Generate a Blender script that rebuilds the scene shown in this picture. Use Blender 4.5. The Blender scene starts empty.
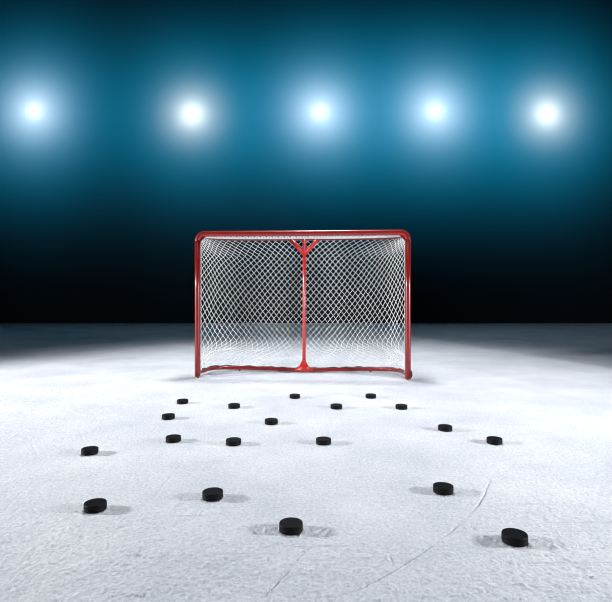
import bpy, bmesh, math, random
import numpy as np
from mathutils import Vector, Matrix
from mathutils import noise as mnoise

random.seed(7)
S = bpy.context.scene
COL = S.collection

# ------------------------------------------------------------------ helpers
def link(name, me, mat=None, parent=None, smooth=False):
    o = bpy.data.objects.new(name, me)
    COL.objects.link(o)
    if mat:
        me.materials.append(mat)
    if parent:
        o.parent = parent
    if smooth:
        for p in me.polygons:
            p.use_smooth = True
    return o

def from_bm(name, bm, mat, parent=None, smooth=True):
    bmesh.ops.recalc_face_normals(bm, faces=bm.faces)
    me = bpy.data.meshes.new(name)
    bm.to_mesh(me)
    bm.free()
    return link(name, me, mat, parent, smooth)

def tag(o, label=None, cat=None, group=None, kind=None):
    if label: o['label'] = label
    if cat: o['category'] = cat
    if group: o['group'] = group
    if kind: o['kind'] = kind
    return o

def smooth_path(pts, n=8):
    """Catmull-Rom through the points."""
    P = [Vector(p) for p in pts]
    P = [P[0] * 2 - P[1]] + P + [P[-1] * 2 - P[-2]]
    out = []
    for i in range(1, len(P) - 2):
        for k in range(n):
            t = k / n
            a, b, c, d = P[i - 1], P[i], P[i + 1], P[i + 2]
            out.append(0.5 * ((2 * b) + (c - a) * t + (2 * a - 5 * b + 4 * c - d) * t * t
                              + (3 * b - 3 * c + d - a) * t ** 3))
    out.append(P[-2].copy())
    return out

def tube(bm, pts, r, seg=10, cap=True):
    pts = [Vector(p) for p in pts]
    n = len(pts)
    tang = []
    for i in range(n):
        t = pts[min(i + 1, n - 1)] - pts[max(i - 1, 0)]
        tang.append(t.normalized() if t.length > 1e-9 else Vector((0, 0, 1)))
    up = Vector((0, 0, 1)) if abs(tang[0].z) < 0.9 else Vector((0, 1, 0))
    nrm = (up - tang[0] * up.dot(tang[0])).normalized()
    rings = []
    for i in range(n):
        nrm = nrm - tang[i] * nrm.dot(tang[i])
        if nrm.length < 1e-6:
            nrm = tang[i].orthogonal()
        nrm.normalize()
        b = tang[i].cross(nrm)
        rings.append([bm.verts.new(pts[i] + (nrm * math.cos(2 * math.pi * k / seg)
                                             + b * math.sin(2 * math.pi * k / seg)) * r)
                      for k in range(seg)])
    for i in range(n - 1):
        for k in range(seg):
            bm.faces.new((rings[i][k], rings[i][(k + 1) % seg],
                          rings[i + 1][(k + 1) % seg], rings[i + 1][k]))
    if cap:
        bm.faces.new(rings[0][::-1])
        bm.faces.new(rings[-1])

def plate(bm, outline, y0, y1):
    """x,z outline extruded along y."""
    a = [bm.verts.new((x, y0, z)) for x, z in outline]
    b = [bm.verts.new((x, y1, z)) for x, z in outline]
    bm.faces.new(a)
    bm.faces.new(b[::-1])
    n = len(a)
    for i in range(n):
        bm.faces.new((a[i], b[i], b[(i + 1) % n], a[(i + 1) % n]))

def lathe(bm, prof, seg=48, axis='z'):
    rings = []
    for r, z in prof:
        if r < 1e-6:
            rings.append([bm.verts.new((0, 0, z))])
        else:
            rings.append([bm.verts.new((r * math.cos(2 * math.pi * k / seg),
                                        r * math.sin(2 * math.pi * k / seg), z)) for k in range(seg)])
    for i in range(len(rings) - 1):
        A, B = rings[i], rings[i + 1]
        for k in range(seg):
            a0, a1 = A[k % len(A)], A[(k + 1) % len(A)]
            b0, b1 = B[k % len(B)], B[(k + 1) % len(B)]
            f = [a0]
            if a1 is not a0: f.append(a1)
            f.append(b1)
            if b0 is not b1: f.append(b0)
            if len(f) > 2:
                bm.faces.new(f)

# ---------------------------------------------------------------- materials
def new_mat(name):
    m = bpy.data.materials.new(name)
    m.use_nodes = True
    nt = m.node_tree
    return m, nt, nt.nodes['Principled BSDF']

def N(nt, typ, **kw):
    n = nt.nodes.new(typ)
    for k, v in kw.items():
        if k in n.inputs:
            n.inputs[k].default_value = v
        else:
            setattr(n, k, v)
    return n

def mat_red(name, base, dark):
    m, nt, p = new_mat(name)
    tc = N(nt, 'ShaderNodeTexCoord')
    nz = N(nt, 'ShaderNodeTexNoise', Scale=14.0, Detail=6.0)
    rp = N(nt, 'ShaderNodeValToRGB')
    rp.color_ramp.elements[0].position = 0.36
    rp.color_ramp.elements[0].color = (*dark, 1)
    rp.color_ramp.elements[1].position = 0.52
    rp.color_ramp.elements[1].color = (*base, 1)
    nt.links.new(tc.outputs['Object'], nz.inputs['Vector'])
    nt.links.new(nz.outputs['Fac'], rp.inputs['Fac'])
    nt.links.new(rp.outputs['Color'], p.inputs['Base Color'])
    p.inputs['Roughness'].default_value = 0.32
    p.inputs['Coat Weight'].default_value = 0.45
    p.inputs['Coat Roughness'].default_value = 0.12
    return m

RED = mat_red('red_paint', (0.24, 0.008, 0.006), (0.20, 0.006, 0.005))
RED_BRIGHT = mat_red('bright_red_paint', (0.52, 0.016, 0.014), (0.42, 0.012, 0.012))

CORD, nt, p = new_mat('white_cord')
p.inputs['Base Color'].default_value = (0.86, 0.88, 0.88, 1)
p.inputs['Roughness'].default_value = 0.8
nz = N(nt, 'ShaderNodeTexNoise', Scale=400.0)
bp = N(nt, 'ShaderNodeBump', Strength=0.4, Distance=0.001)
nt.links.new(nz.outputs['Fac'], bp.inputs['Height'])
nt.links.new(bp.outputs['Normal'], p.inputs['Normal'])

STEEL, nt, p = new_mat('worn_steel')
p.inputs['Base Color'].default_value = (0.10, 0.09, 0.09, 1)
p.inputs['Metallic'].default_value = 0.8
p.inputs['Roughness'].default_value = 0.45

RUBBER, nt, p = new_mat('black_rubber')
p.inputs['Base Color'].default_value = (0.0035, 0.0035, 0.0045, 1)
p.inputs['Roughness'].default_value = 0.55
p.inputs['Specular IOR Level'].default_value = 0.14
tc = N(nt, 'ShaderNodeTexCoord')
nz = N(nt, 'ShaderNodeTexNoise', Scale=220.0, Detail=3.0)
bp = N(nt, 'ShaderNodeBump', Strength=0.25, Distance=0.001)
nt.links.new(tc.outputs['Object'], nz.inputs['Vector'])
nt.links.new(nz.outputs['Fac'], bp.inputs['Height'])
nt.links.new(bp.outputs['Normal'], p.inputs['Normal'])

# ice: scraped, snowy surface
ICE, nt, p = new_mat('scraped_ice')
tc = N(nt, 'ShaderNodeTexCoord')
def scaled(sx, sy, rot):
    mp = N(nt, 'ShaderNodeMapping')
    mp.inputs['Scale'].default_value = (sx, sy, 1)
    mp.inputs['Rotation'].default_value = (0, 0, rot)
    nt.links.new(tc.outputs['Object'], mp.inputs['Vector'])
    return mp
n_big = N(nt, 'ShaderNodeTexNoise', Scale=1.6, Detail=5.0, Roughness=0.6)
nt.links.new(tc.outputs['Object'], n_big.inputs['Vector'])
n_mid = N(nt, 'ShaderNodeTexNoise', Scale=26.0, Detail=6.0, Roughness=0.65)
nt.links.new(tc.outputs['Object'], n_mid.inputs['Vector'])
n_fine = N(nt, 'ShaderNodeTexNoise', Scale=110.0, Detail=4.0, Roughness=0.6)
nt.links.new(tc.outputs['Object'], n_fine.inputs['Vector'])
streaks = []
for (sx, sy, rot) in ((1.3, 30, 0.45), (1.0, 26, -0.6), (1.6, 34, 1.15)):
    mp = scaled(sx, sy, rot)
    ns = N(nt, 'ShaderNodeTexNoise', Scale=1.0, Detail=2.0, Roughness=0.5)
    nt.links.new(mp.outputs['Vector'], ns.inputs['Vector'])
    cr = N(nt, 'ShaderNodeValToRGB')
    cr.color_ramp.elements[0].position = 0.24
    cr.color_ramp.elements[0].color = (0, 0, 0, 1)
    cr.color_ramp.elements[1].position = 0.31
    cr.color_ramp.elements[1].color = (1, 1, 1, 1)
    nt.links.new(ns.outputs['Fac'], cr.inputs['Fac'])
    streaks.append(cr.outputs['Color'])
prod = streaks[0]
for s in streaks[1:]:
    mm = N(nt, 'ShaderNodeMath', operation='MULTIPLY')
    nt.links.new(prod, mm.inputs[0]); nt.links.new(s, mm.inputs[1])
    prod = mm.outputs[0]
def madd(a, k, b=None, c=0.0):
    mm = N(nt, 'ShaderNodeMath', operation='MULTIPLY_ADD')
    nt.links.new(a, mm.inputs[0])
    mm.inputs[1].default_value = k
    if b is not None: nt.links.new(b, mm.inputs[2])
    else: mm.inputs[2].default_value = c
    return mm.outputs[0]
h = madd(n_mid.outputs['Fac'], 0.0060)
h = madd(n_fine.outputs['Fac'], 0.0026, h)
h = madd(prod, 0.0012, h)
bp = N(nt, 'ShaderNodeBump', Strength=1.0, Distance=1.0)
nt.links.new(h, bp.inputs['Height'])
nt.links.new(bp.outputs['Normal'], p.inputs['Normal'])
cr = N(nt, 'ShaderNodeValToRGB')
cr.color_ramp.elements[0].position = 0.33
cr.color_ramp.elements[0].color = (0.60, 0.64, 0.72, 1)
cr.color_ramp.elements[1].position = 0.62
cr.color_ramp.elements[1].color = (0.92, 0.93, 0.955, 1)
n_spk = N(nt, 'ShaderNodeTexNoise', Scale=85.0, Detail=3.0, Roughness=0.7)
nt.links.new(tc.outputs['Object'], n_spk.inputs['Vector'])
mixf = madd(n_spk.outputs['Fac'], 0.75, madd(n_big.outputs['Fac'], 0.5), 0)
mixf = madd(mixf, 1.0, None, -0.15)
nt.links.new(mixf, cr.inputs['Fac'])
mx = N(nt, 'ShaderNodeMix', data_type='RGBA')
mx.inputs[6].default_value = (0.66, 0.69, 0.75, 1)
nt.links.new(prod, mx.inputs[0])
nt.links.new(cr.outputs['Color'], mx.inputs[7])
nt.links.new(mx.outputs[2], p.inputs['Base Color'])
p.inputs['Roughness'].default_value = 0.75
p.inputs['Specular IOR Level'].default_value = 0.15

SNOW, nt, p = new_mat('ice_shavings')
p.inputs['Base Color'].default_value = (0.88, 0.9, 0.94, 1)
p.inputs['Roughness'].default_value = 0.8

DRAPE, nt, p = new_mat('dark_backdrop_cloth')
p.inputs['Base Color'].default_value = (0.010, 0.019, 0.026, 1)
p.inputs['Roughness'].default_value = 1.0
p.inputs['Specular IOR Level'].default_value = 0.0

LENS, nt, p = new_mat('lit_lens')
p.inputs['Base Color'].default_value = (0.8, 0.9, 1, 1)
p.inputs['Emission Color'].default_value = (0.92, 0.98, 1.0, 1)
p.inputs['Emission Strength'].default_value = 2.5
HOUSING, nt, p = new_mat('lamp_housing')
p.inputs['Base Color'].default_value = (0.6, 0.62, 0.65, 1)
p.inputs['Metallic'].default_value = 0.6
p.inputs['Roughness'].default_value = 0.4

# ------------------------------------------------------------------- camera
F, HOR, EYE = 510.0, 292.0, 0.764
cam = bpy.data.cameras.new('camera')
cam.sensor_width = 36.0
cam.sensor_fit = 'HORIZONTAL'
cam.lens = F / 612.0 * 36.0
cam.shift_y = -(301.0 - HOR) / 612.0
cam.clip_start = 0.05
co = bpy.data.objects.new('camera', cam)
COL.objects.link(co)
co.location = (0, 0, EYE)
co.rotation_euler = (math.pi / 2, 0, 0)
S.camera = co

# -------------------------------------------------- where the pucks lie in the photo
PUCKS = [  # silhouette centre in the photo, label
    (294.8, 396.3, 'left one of the two farthest pucks, just below the goal centre post'),
    (370.8, 396.1, 'right one of the two farthest pucks, below the right half of the net'),
    (182.6, 401.5, 'farthest of the pucks lying left of the left goal post'),
    (234.1, 406.0, 'farther of the two pucks in line below the left half of the net'),
    (336.3, 406.5, 'small puck between the two farthest pucks and slightly nearer than both'),
    (401.4, 406.8, 'small black puck just in front of the right goal post'),
    (168.4, 416.6, 'second farthest of the pucks lying left of the left goal post'),
    (271.3, 421.5, 'small puck just right of the two in line below the left half of the net'),
    (173.4, 438.7, 'third farthest of the pucks lying left of the left goal post'),
    (233.5, 441.7, 'nearer of the two pucks in line below the left half of the net'),
    (323.5, 441.0, 'nearest of the small pucks below the right half of the net'),
    (445.1, 428.0, 'left one of the two small pucks lying right of the goal'),
    (494.4, 440.6, 'right one of the two small pucks lying right of the goal'),
    (89.8, 450.9, 'small puck at the far left, behind the large far left puck'),
    (95.3, 505.8, 'large black puck at the far left, nearest of the pucks left of the goal'),
    (212.7, 494.4, 'large puck left of the front centre puck and a little behind it'),
    (443.2, 488.7, 'large puck left of the curved scratch, behind the nearest right puck'),
    (291.0, 526.3, 'large black puck at the front centre with shadows to both sides'),
    (514.7, 537.5, 'largest black puck, nearest the camera at the lower right'),
]
PUCK_PIX = [(a, b) for a, b, c in PUCKS]

# --------------------------------------------------------------- ice (floor)
WALL_Y = 12.5
X0, X1, Y0, Y1, ST = -1.8, 1.8, 1.0, 2.9, 0.0036

def value_noise(x, y, seed):
    rs = np.random.RandomState(seed)
    tab = rs.rand(256, 256)
    xi = np.floor(x).astype(int); yi = np.floor(y).astype(int)
    fx = x - xi; fy = y - yi
    fx = fx * fx * (3 - 2 * fx); fy = fy * fy * (3 - 2 * fy)
    g = lambda a, b: tab[a % 256, b % 256]
    return ((g(xi, yi) * (1 - fx) + g(xi + 1, yi) * fx) * (1 - fy)
            + (g(xi, yi + 1) * (1 - fx) + g(xi + 1, yi + 1) * fx) * fy)

nx = int(round((X1 - X0) / ST)) + 1
ny = int(round((Y1 - Y0) / ST)) + 1
gx, gy = np.meshgrid(np.linspace(X0, X1, nx), np.linspace(Y0, Y1, ny))
def rot(a):
    return gx * math.cos(a) + gy * math.sin(a), -gx * math.sin(a) + gy * math.cos(a)
hgt = np.zeros_like(gx)
for fr, am, sd, a in ((17, 0.0012, 1, 0.3), (41, 0.0012, 2, 1.1), (97, 0.0014, 3, 2.0), (140, 0.0012, 4, 0.8)):
    rx, ry = rot(a)
    hgt += am * (value_noise(rx * fr + 50, ry * fr + 50, sd) - 0.5)
rough = value_noise(gx * 3.1 + 9, gy * 3.1 + 9, 8)            # smoother and rougher patches
near = np.clip((2.9 - gy) / 1.5, 0.25, 1.0)
flat = np.ones_like(gx)
for px, py in PUCK_PIX:
    D = F * (EYE - 0.0127) / (py - HOR)
    X = (px - 306) / F * D
    flat = np.minimum(flat, 1 - 0.72 * np.exp(-(((gx - X) / 0.17) ** 2 + ((gy - D) / 0.07) ** 2) ** 2))
hgt *= 1.4 * flat
hgt *= (0.45 + 1.1 * rough) * near
lump = value_noise(gx * 60 + 3, gy * 60 + 7, 11)
hgt += 0.0035 * np.clip(lump - 0.80, 0, 1) / 0.2 * near * (rough > 0.45)   # scattered crumbs of snow

def groove(pts, w, d):
    global hgt
    P = smooth_path([(a, b, 0) for a, b in pts], 6)
    dist = np.full(gx.shape, 9.0)
    for A, B in zip(P[:-1], P[1:]):
        ab = B - A
        t = np.clip(((gx - A.x) * ab.x + (gy - A.y) * ab.y) / max(ab.length_squared, 1e-9), 0, 1)
        dist = np.minimum(dist, np.hypot(gx - (A.x + ab.x * t), gy - (A.y + ab.y * t)))
    k = 0.55 + 0.9 * value_noise(gx * 14, gy * 14, 21)
    hgt = hgt - d * k * np.exp(-(dist / w) ** 2)

groove([(0.02, 1.20), (0.059, 1.257), (0.198, 1.362), (0.413, 1.571), (0.617, 1.829), (0.747, 2.07)], 0.0050, 0.0030)
groove([(-0.10, 1.29), (-0.069, 1.353), (0.0, 1.50), (0.077, 1.637)], 0.0055, 0.0019)
groove([(0.95, 2.50), (0.93, 2.60), (0.925, 2.70)], 0.006, 0.003)
groove([(-0.50, 2.10), (-0.36, 2.35), (-0.32, 2.62)], 0.005, 0.0016)
groove([(0.20, 2.2), (0.45, 2.4), (0.62, 2.66)], 0.005, 0.0014)
rs = random.Random(5)
for _ in range(60):
    cx, cy = rs.uniform(-1.5, 1.5), rs.uniform(1.2, 2.7)
    a, L = rs.uniform(0, math.pi), rs.uniform(0.05, 0.22)
    dx, dy = math.cos(a) * L, math.sin(a) * L
    groove([(cx - dx, cy - dy), (cx + rs.uniform(-.02, .02), cy + rs.uniform(-.02, .02)), (cx + dx, cy + dy)],
           0.0042, rs.uniform(0.0006, 0.0018))
edge = np.minimum(np.minimum(gx - X0, X1 - gx), np.minimum(gy - Y0, Y1 - gy))
hgt *= np.clip(edge / 0.25, 0, 1)

patch = np.column_stack([gx.ravel(), gy.ravel(), hgt.ravel()])
BX, BY0 = 16.0, -3.0
outer = np.array([[X0, Y0, 0], [X1, Y0, 0], [X1, Y1, 0], [X0, Y1, 0],
                  [-BX, BY0, 0], [BX, BY0, 0], [BX, WALL_Y, 0], [-BX, WALL_Y, 0]])
base = len(patch)
verts = np.vstack([patch, outer])
idx = np.arange(nx * ny).reshape(ny, nx)
quads = np.column_stack([idx[:-1, :-1].ravel(), idx[:-1, 1:].ravel(), idx[1:, 1:].ravel(), idx[1:, :-1].ravel()])
ring = np.array([[base + 4 + i, base + 4 + (i + 1) % 4, base + (i + 1) % 4, base + i] for i in range(4)])
quads = np.vstack([quads, ring])
me = bpy.data.meshes.new('floor')
me.vertices.add(len(verts)); me.vertices.foreach_set('co', verts.ravel())
me.loops.add(quads.size); me.loops.foreach_set('vertex_index', quads.ravel().astype(np.int32))
me.polygons.add(len(quads))
me.polygons.foreach_set('loop_start', np.arange(0, quads.size, 4, dtype=np.int32))
me.update(calc_edges=True)
me.validate()
floor = link('floor', me, ICE, None, True)
tag(floor, kind='structure', label='white scraped sheet of ice', cat='ice')

# ------------------------------------------------------------ backdrop wall
bm = bmesh.new()
plate(bm, [(-BX, 0), (BX, 0), (BX, 11), (-BX, 11)], WALL_Y, WALL_Y + 0.2)
wall = from_bm('wall_back', bm, DRAPE, None, False)
tag(wall, kind='structure', label='dark backdrop behind the rink', cat='wall')

# --------------------------------------------------------------- floodlights
LAMPS = [  # photo x, y, wide power, colour kind, label
    (34, 111, 0.9, 'b', 'glowing white floodlight at the far left of the row'),
    (192, 114, 0.8, 't', 'glowing floodlight with pale teal halo above the left goal post'),
    (320, 112, 0.95, 'b', 'middle floodlight glowing above the centre of the goal'),
    (435, 111, 0.95, 'b', 'glowing floodlight with soft blue halo just right of the right goal post'),
    (547, 114, 0.85, 't', 'bright floodlight with large white halo at the far right of the row'),
]
def spot(name, loc, power, color, ang, blend, rotx):
    l = bpy.data.lights.new(name, 'SPOT')
    l.energy = power; l.color = color
    l.spot_size = math.radians(ang); l.spot_blend = blend
    l.shadow_soft_size = 0.0
    o = bpy.data.objects.new(name, l)
    COL.objects.link(o)
    o.location = loc
    o.rotation_euler = (rotx, 0, 0)
    return o

def build_floodlight():
    root = bpy.data.objects.new('floodlight', None)
    COL.objects.link(root)
    M = Matrix.Rotation(math.pi / 2, 4, 'X')      # local +z of the lathe -> -y (toward the rink)
    def part(name, prof, mat):
        bm = bmesh.new(); lathe(bm, prof, 40)
        bmesh.ops.transform(bm, matrix=M, verts=bm.verts)
        return from_bm(name, bm, mat, root)
    part('housing', [(0, -0.06), (0.080, -0.06), (0.094, -0.02), (0.094, 0.010), (0.086, 0.014), (0.080, 0.010), (0, 0.010)], HOUSING)
    part('lens', [(0, 0.008), (0.079, 0.008), (0.079, 0.014), (0.070, 0.026), (0.045, 0.037), (0, 0.042)], LENS)
    return root

flood0 = build_floodlight()
for i, (px, py, kw, c, lab) in enumerate(LAMPS):
    x = (px - 306) / F * WALL_Y
    z = EYE + (HOR - py) / F * WALL_Y
    if i == 0:
        o = flood0
    else:
        o = flood0.copy(); COL.objects.link(o)
        for ch in list(flood0.children):
            d = ch.copy(); COL.objects.link(d); d.parent = o
    o.location = (x, WALL_Y, z)
    tag(o, lab, 'floodlight', 'row of floodlights high on the dark backdrop')
    if c == 'b':  # unseen spots added in front of the backdrop to throw the halo on it
        spot('added_core_spot', (x, WALL_Y - 0.26, z), 202.2, (1.0000, 0.5209, 0.3689), 170, 0.3, math.pi / 2)
        spot('added_halo_spot', (x, WALL_Y - 0.95, z), 1468.8, (1.0000, 0.5994, 0.5235), 140, 1.0, math.pi / 2)
    else:
        spot('added_core_spot', (x, WALL_Y - 0.42, z), 840.0, (1.0000, 0.5158, 0.3538), 160, 0.4, math.pi / 2)
    spot('added_wash_spot', (x, WALL_Y - 2.3, z), 3507.7 * kw, (0.0208, 0.7663, 1.0000), 132, 1.0, math.pi / 2)  # added unseen spot, spreads the broad glow over the backdrop

# ---------------------------------------------------------------- goal frame
HW, RP, ZC = 0.9275, 0.0255, 1.281            # half width, post radius, crossbar centre height
RT = 0.0155                                   # thinner back tubing
goal = bpy.data.objects.new('hockey_goal', None)
COL.objects.link(goal)
goal.location = (-0.0405, 4.487, 0)
goal.rotation_euler = (0, 0, -math.radians(3.68))
tag(goal, 'red tubular ice hockey goal with white diamond net standing on the ice', 'hockey goal')

CR = 0.062
for sgn, nm in ((-1, 'post'), (1, 'post')):
    bm = bmesh.new()
    tube(bm, [(sgn * HW, 0, 0.012), (sgn * HW, 0, 0.3), (sgn * HW, 0, 0.8), (sgn * HW, 0, ZC - CR)], RP, 20)
    po = from_bm(nm, bm, RED, goal)
    bm = bmesh.new()
    lathe(bm, [(0, 0), (0.009, 0), (0.010, 0.02), (0, 0.02)], 12)
    bmesh.ops.translate(bm, vec=(sgn * HW, 0, -0.006), verts=bm.verts)
    from_bm('peg', bm, STEEL, po)
bm = bmesh.new()
arc = []
for k in range(9):
    a = math.pi - (math.pi / 2) * k / 8
    arc.append((-HW + CR + CR * math.cos(a), 0, ZC - CR + CR * math.sin(a)))
path = [(-HW, 0, ZC - CR - 0.001)] + arc
path += [(-HW + CR + (2 * HW - 2 * CR) * k / 12, 0, ZC) for k in range(1, 12)]
path += [(-x, y, z) for x, y, z in arc[::-1]] + [(HW, 0, ZC - CR - 0.001)]
tube(bm, path, RP, 20)
from_bm('crossbar', bm, RED, goal)

def mirror(pts):
    return pts + [(-x, y, z) for x, y, z in pts[::-1]][1:]
TOPC = mirror([(-HW + 0.038, 0.016, ZC - 0.016), (-HW + 0.034, 0.11, ZC - 0.012), (-HW + 0.06, 0.24, ZC - 0.010),
               (-HW + 0.17, 0.33, ZC - 0.010), (-HW + 0.36, 0.375, ZC - 0.010), (-0.3, 0.395, ZC - 0.010), (0, 0.40, ZC - 0.010)])
BASEC = mirror([(-HW + 0.005, 0.01, 0.040), (-HW + 0.012, 0.12, 0.040), (-HW + 0.045, 0.27, 0.038), (-HW + 0.12, 0.37, 0.034),
                (-HW + 0.25, 0.405, 0.030), (-0.42, 0.400, 0.028), (-0.18, 0.365, 0.026), (0, 0.335, 0.026)])
topc = smooth_path(TOPC, 8)
basec = smooth_path(BASEC, 8)
bm = bmesh.new(); tube(bm, topc, RT, 12); from_bm('rear_top_bar', bm, RED, goal)
bm = bmesh.new(); tube(bm, basec, 0.0175, 12)
for x in (-0.60, 0.60):
    pass
bb = from_bm('base_bar', bm, RED, goal)
for x, y in ((-0.63, 0.41), (0.63, 0.41)):
    bm = bmesh.new()
    lathe(bm, [(0, -0.004), (0.008, -0.004), (0.009, 0.02), (0, 0.02)], 10)
    bmesh.ops.translate(bm, vec=(x, y, 0), verts=bm.verts)
    from_bm('peg', bm, STEEL, bb)

# centre post with Y braces and a flared foot
bm = bmesh.new()
tube(bm, [(0, 0.335, 0.03), (0, 0.352, 0.35), (0, 0.378, 0.9), (0, 0.395, ZC - 0.005)], 0.0165, 12)
cp = from_bm('centre_post', bm, RED_BRIGHT, goal)
for sgn in (-1, 1):
    bm = bmesh.new()
    x0, z0, x1, z1 = 0.008 * sgn, ZC - 0.150, 0.130 * sgn, ZC - 0.014
    dx, dz = x1 - x0, z1 - z0
    L = math.hypot(dx, dz); nxx, nzz = -dz / L * 0.019, dx / L * 0.019
    plate(bm, [(x0 - nxx, z0 - nzz), (x1 - nxx, z1 - nzz), (x1 + nxx, z1 + nzz), (x0 + nxx, z0 + nzz)], 0.374, 0.390)
    bmesh.ops.bevel(bm, geom=bm.edges[:], offset=0.003, segments=2, affect='EDGES')
    from_bm('brace', bm, RED_BRIGHT, cp)
bm = bmesh.new()
plate(bm, [(-0.088, 0.018), (0.088, 0.018), (0.082, 0.042), (0.04, 0.066), (0.016, 0.12), (-0.016, 0.12), (-0.04, 0.066), (-0.082, 0.042)], 0.314, 0.328)
bmesh.ops.bevel(bm, geom=bm.edges[:], offset=0.003, segments=2, affect='EDGES')
from_bm('foot_plate', bm, RED_BRIGHT, cp)
# corner gussets: small curved struts closing the top corners and the foot corners
for sgn in (-1, 1):
    bm = bmesh.new()
    plate(bm, [(sgn * (HW - 0.02), ZC - 0.02), (sgn * (HW - 0.078), ZC - 0.02), (sgn * (HW - 0.02), ZC - 0.078)], -0.006, 0.006)
    from_bm('corner_gusset', bm, RED, goal, False)
bm = bmesh.new()
tube(bm, smooth_path([(HW + 0.018, 0.0, 0.085), (HW + 0.030, -0.004, 0.07), (HW + 0.031, -0.004, 0.035), (HW + 0.02, 0, 0.02)], 5), 0.007, 8)
from_bm('hook', bm, STEEL, goal)

# ------------------------------------------------------------------ netting
def arc_param(path):
    P = [Vector(p) for p in path]
    d = [0.0]
    for a, b in zip(P[:-1], P[1:]):
        d.append(d[-1] + (b - a).length)
    def f(u):
        t = min(max(u, 0), 1) * d[-1]
        lo, hi = 0, len(d) - 1
        while hi - lo > 1:
            m = (lo + hi) // 2
            if d[m] <= t: lo = m
            else: hi = m
        w = (t - d[lo]) / max(d[hi] - d[lo], 1e-9)
        return P[lo].lerp(P[hi], w)
    return f, d[-1]
ft, LT = arc_param(topc)
fb, LB = arc_param(basec)

def net_point(u, v):
    """u along the rim, v from the top (0) to the base bar (1), beyond 1 slack lying on the ice."""
    vv = min(v, 1.0)
    eu = min(u, 1 - u)
    a, b = ft(u), fb(u)
    q = a.lerp(b, vv)
    inward = Vector((0.0 - q.x, 0.14 - q.y, 0)).normalized()
    out = -inward
    # between the two rims the slack net cuts across the rear corners
    xx = (2 * u - 1) * (HW - 0.034)
    yy = 0.012 + 0.40 * (1 - abs(2 * u - 1) ** 3.2)
    wc = 0.92 * min(1.0, math.sin(math.pi * min(1.0, vv / 0.92)) * 2.2) if vv < 0.92 else 0.0
    q = Vector((q.x + (xx - q.x) * wc, q.y + (yy - q.y) * wc, q.z))
    bulge = 0.028 * math.sin(math.pi * vv) * min(1, eu * 12)
    q = q + out * (bulge + 0.014)
    if v > 0.84:
        # slack bottom of the net bellies out behind the base bar, rests on the ice and comes back to the bar
        t = min(1.0, (v - 0.84) / 0.46)
        w = math.sin(math.pi * t) ** 1.3
        fold = 0.55 + 0.9 * abs(mnoise.noise(Vector((u * 9, 2.3, 0)))) + 0.35 * math.sin(u * 41 + 6 * t)
        a84 = a.lerp(b, 0.84)
        zl = a84.z + (b.z - a84.z) * min(1.0, t * 1.6)
        keep = 1 - min(1.0, t / 0.35)
        qx = a84.lerp(b, min(1.0, t * 1.25)) + out * 0.018
        q = qx.lerp(q, keep) + out * ( 0.17 * w * fold * min(1, max(0, eu - 0.085) * 9))
        q.z = max(0.012, zl - 0.04 * w + 0.06 * w * max(0, math.sin(u * 29 + 9 * t + 2 * math.sin(u * 13))))
    wob = Vector((u * 26, v * 13, 0.7))
    amp = 0.006 * min(1, eu * 30) * (0.4 + 1.2 * vv)
    q += Vector((mnoise.noise(wob), mnoise.noise(wob + Vector((9, 0, 0))), mnoise.noise(wob + Vector((0, 9, 0))))) * amp
    q.z = max(q.z, 0.008)
    return q

NU, NV, NVX = 80, 40, 52        # half cells along and down (NVX includes the slack)
def warp(i, j):
    u, v = i / NU, j / NV
    v = v ** 1.12 if v < 1 else v
    # the mesh is pulled tight toward the two lashed top corners
    for cu in (0.0, 1.0):
        du, dv = (u - cu) * 2.4, v * 1.25
        k = 1 - 0.38 * math.exp(-(du * du + dv * dv) / 0.30)
        u, v = cu + du * k / 2.4, dv * k / 1.25
    # tension from the corners: rows sag away from the lashed edges
    eu = min(u, 1 - u)
    vv = v
    if v < 1:
        vv = v + (0.075 * math.exp(-eu / 0.10) * -1.0 + 0.030) * math.sin(math.pi * v)
        s = -1 if u < 0.5 else 1
        u = u + s * 0.010 * math.sin(math.pi * v) * math.sin(math.pi * min(1, eu * 2.2))
    return net_point(u, vv)
CR_NET = 0.0023
bm = bmesh.new()
def strand(i, j, di):
    pts = []
    while 0 <= i <= NU and j <= NVX:
        pts.append(warp(i, j))
        i += di; j += 1
    if len(pts) > 1:
        tube(bm, pts, CR_NET, 5, False)
for i in range(0, NU + 1, 2):
    strand(i, 0, 1); strand(i, 0, -1)
for j in range(2, NVX, 2):
    strand(0, j, 1); strand(NU, j, -1)
for j in range(0, NV + 1):
    for i in range(j % 2, NU + 1, 2):
        c = warp(i, j)
        r = 0.0038
        vs = [bm.verts.new(c + Vector(d) * r) for d in ((1,0,0),(-1,0,0),(0,1,0),(0,-1,0),(0,0,1),(0,0,-1))]
        for x in (0, 1):
            for y in (2, 3):
                for z in (4, 5):
                    bm.faces.new((vs[x], vs[y], vs[z]))
net = from_bm('net', bm, CORD, goal)

# top netting between the crossbar and the rear top bar
bm = bmesh.new()
def top_point(i, j, n, m):
    u, v = i / n, j / m
    b = ft(0.07 + 0.86 * u)
    x = -HW + 0.06 + (2 * HW - 0.12) * u
    a = Vector((x, RP * 0.7, ZC - 0.016))
    q = a.lerp(Vector((b.x, b.y, ZC - 0.006)), v)
    q.z -= 0.012 * math.sin(math.pi * v)
    return q
n, m = 66, 14
for i in range(-m, n + 1, 2):
    for di in (1, -1):
        ii = i if di == 1 else i + m
        pts = []
        for j in range(m + 1):
            k = ii + di * j
            if 0 <= k <= n:
                pts.append(top_point(k, j, n, m))
        if len(pts) > 1:
            tube(bm, pts, CR_NET, 5, False)
from_bm('top_net', bm, CORD, goal)

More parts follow.
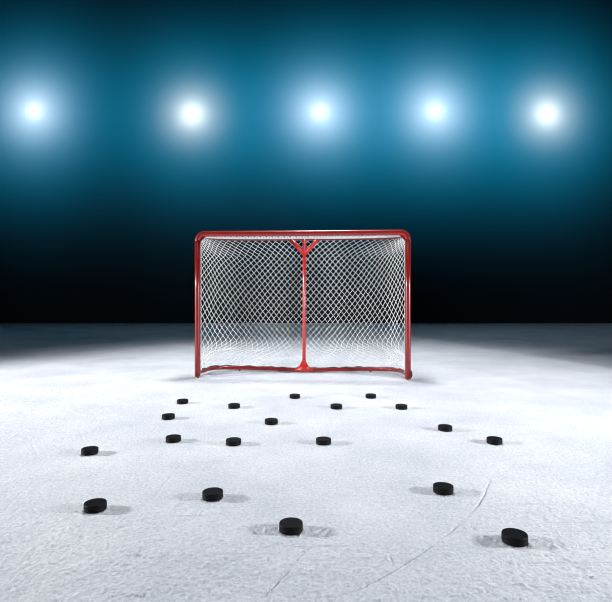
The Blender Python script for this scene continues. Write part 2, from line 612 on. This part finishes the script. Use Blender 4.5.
# lashing cord wound round posts, rear top bar and base bar
def helix(path, r, pitch, rc, name):
    f, L = arc_param(path)
    turns = L / pitch
    nst = int(turns * 7)
    pts = []
    for k in range(nst + 1):
        t = k / nst
        c = f(t); d = (f(min(1, t + 0.004)) - f(max(0, t - 0.004))).normalized()
        a = Vector((0, 0, 1)) if abs(d.z) < 0.8 else Vector((0, 1, 0))
        e1 = (a - d * a.dot(d)).normalized(); e2 = d.cross(e1)
        ph = 2 * math.pi * turns * t
        pts.append(c + (e1 * math.cos(ph) + e2 * math.sin(ph)) * r)
    bm = bmesh.new(); tube(bm, pts, rc, 5)
    return from_bm(name, bm, CORD, goal)
for sgn in (-1, 1):
    # cord zigzagging between the inner-rear side of the post and the net edge
    bm = bmesh.new()
    pts = []
    nn = 46
    for k in range(nn + 1):
        z = 0.06 + (ZC - 0.14) * k / nn
        off = RP + (0.001 if k % 2 else 0.010)
        pts.append(Vector((sgn * (HW - off * 0.8), off * 0.75, z)))
    tube(bm, pts, 0.0022, 5)
    from_bm('lacing', bm, CORD, goal)
# dark wavy tube along the back of the base bar
bm = bmesh.new()
pts = []
for k in range(161):
    t = 0.04 + 0.92 * k / 160
    c = fb(t)
    pts.append(c + Vector((0, 0.018, 0.016 + 0.011 * mnoise.noise(Vector((t * 31, 0.4, 1.7))))))
tube(bm, pts, 0.0055, 6)
from_bm('dark_edge_tube', bm, STEEL, goal)

# -------------------------------------------------------------------- pucks
PR, PH = 0.0381, 0.0254
def make_puck():
    bm = bmesh.new()
    prof = [(0, 0), (PR - 0.003, 0), (PR - 0.0008, 0.0008), (PR, 0.003)]
    # raised and recessed bands round the edge (knurling band)
    prof += [(PR, 0.0075), (PR - 0.0007, 0.0080), (PR - 0.0007, 0.0174), (PR, 0.0179), (PR, PH - 0.003),
             (PR - 0.0008, PH - 0.0008), (PR - 0.003, PH), (PR - 0.0045, PH - 0.0003), (0, PH - 0.0003)]
    lathe(bm, prof, 64)
    # knurl: alternate teeth pushed out on the recessed band
    for v in bm.verts:
        r = math.hypot(v.co.x, v.co.y)
        if abs(r - (PR - 0.0007)) < 1e-5 and 0.0075 < v.co.z < 0.018:
            k = int(round(math.atan2(v.co.y, v.co.x) / (2 * math.pi / 64)))
            if k % 2:
                v.co.x *= 1 + 0.0009 / r; v.co.y *= 1 + 0.0009 / r
    return from_bm('puck', bm, RUBBER, None, True)

puck0 = make_puck()
PUCK_XY = []
for i, (px, py, lab) in enumerate(PUCKS):
    D = F * (EYE - PH / 2) / (py - HOR)
    X = (px - 306) / F * D
    o = puck0 if i == 0 else puck0.copy()
    if i: COL.objects.link(o)
    o.location = (X, D, 0.0005)
    PUCK_XY.append((X, D))
    o.rotation_euler = (0, 0, random.uniform(0, 6.28))
    tag(o, lab, 'hockey puck', 'pucks scattered on the ice')

# ----------------------------------------------------------- loose ice shavings
bm = bmesh.new()
ro = random.Random(11)
def ice_h(x, y):
    if X0 < x < X1 and Y0 < y < Y1:
        return float(hgt[int((y - Y0) / ST), int((x - X0) / ST)])
    return 0.0
def crumb(x, y, r):
    z = ice_h(x, y) + r * 0.25
    vs = []
    for d in ((1, 0, 0), (0, 1, 0), (-1, 0, 0), (0, -1, 0), (0, 0, 1), (0, 0, -1)):
        k = r * ro.uniform(0.6, 1.3)
        vs.append(bm.verts.new((x + d[0] * k, y + d[1] * k, z + d[2] * k * 0.7)))
    for a in range(4):
        bm.faces.new((vs[a], vs[(a + 1) % 4], vs[4]))
        bm.faces.new((vs[(a + 1) % 4], vs[a], vs[5]))
clumps = [(ro.uniform(-1.5, 1.5), ro.uniform(1.15, 2.6)) for _ in range(60)]
for _ in range(5200):
    if ro.random() < 0.5:
        cx, cy = ro.choice(clumps)
        x, y = ro.gauss(cx, 0.11), ro.gauss(cy, 0.09)
    else:
        y = 1.12 + 2.6 * ro.random() ** 2.0
        x = ro.uniform(-0.68, 0.68) * y
    if any((x - a) ** 2 + (y - b) ** 2 < 0.042 ** 2 for a, b in PUCK_XY):
        continue
    crumb(x, y, ro.uniform(0.0012, 0.0034))
for a, b in PUCK_XY:                       # a little snow gathered against each puck
    for _ in range(26):
        t = ro.gauss(-math.pi / 2, 1.0)
        rr = PR + abs(ro.gauss(0.003, 0.003)) + 0.001
        crumb(a + rr * math.cos(t), b + rr * math.sin(t), ro.uniform(0.0014, 0.0034))
crumbs = from_bm('ice_shavings', bm, SNOW, None, True)
tag(crumbs, 'loose white ice shavings scattered over the scraped ice', 'snow', kind='stuff')

# ------------------------------------------------------------------- lights
def aim(o, tgt):
    d = Vector(tgt) - o.location
    o.rotation_euler = d.to_track_quat('-Z', 'Y').to_euler()
def rink_spot(name, loc, tgt, power, ang, blend, size, color):
    l = bpy.data.lights.new(name, 'SPOT')
    l.energy = power; l.color = color; l.spot_size = math.radians(ang); l.spot_blend = blend
    l.shadow_soft_size = size
    o = bpy.data.objects.new(name, l); COL.objects.link(o)
    o.location = loc; aim(o, tgt)
    return o
rink_spot('rink_lamp_left', (-6.4, 2.4, 1.55), (0.4, 3.5, 0.0), 2050, 82, 0.65, 0.16, (0.97, 0.98, 1.0))
rink_spot('rink_lamp_right', (4.2, 1.4, 1.05), (-1.2, 4.0, 0.0), 830, 93, 0.06, 0.16, (0.95, 0.975, 1.0))
rink_spot('rink_lamp_overhead', (0.0, 5.2, 6.5), (0.0, 4.6, 0.0), 1480, 72, 1.0, 0.5, (0.98, 0.985, 1.0))

w = bpy.data.worlds.new('world')
w.use_nodes = True
w.node_tree.nodes['Background'].inputs['Color'].default_value = (0.02, 0.05, 0.08, 1)
w.node_tree.nodes['Background'].inputs['Strength'].default_value = 0.15
S.world = w
S.view_settings.view_transform = 'Standard'
S.view_settings.look = 'None'
S.view_settings.exposure = 0.0
S.view_settings.gamma = 1.0
S.view_settings.use_curve_mapping = False

S.cycles.filter_width = 1.1
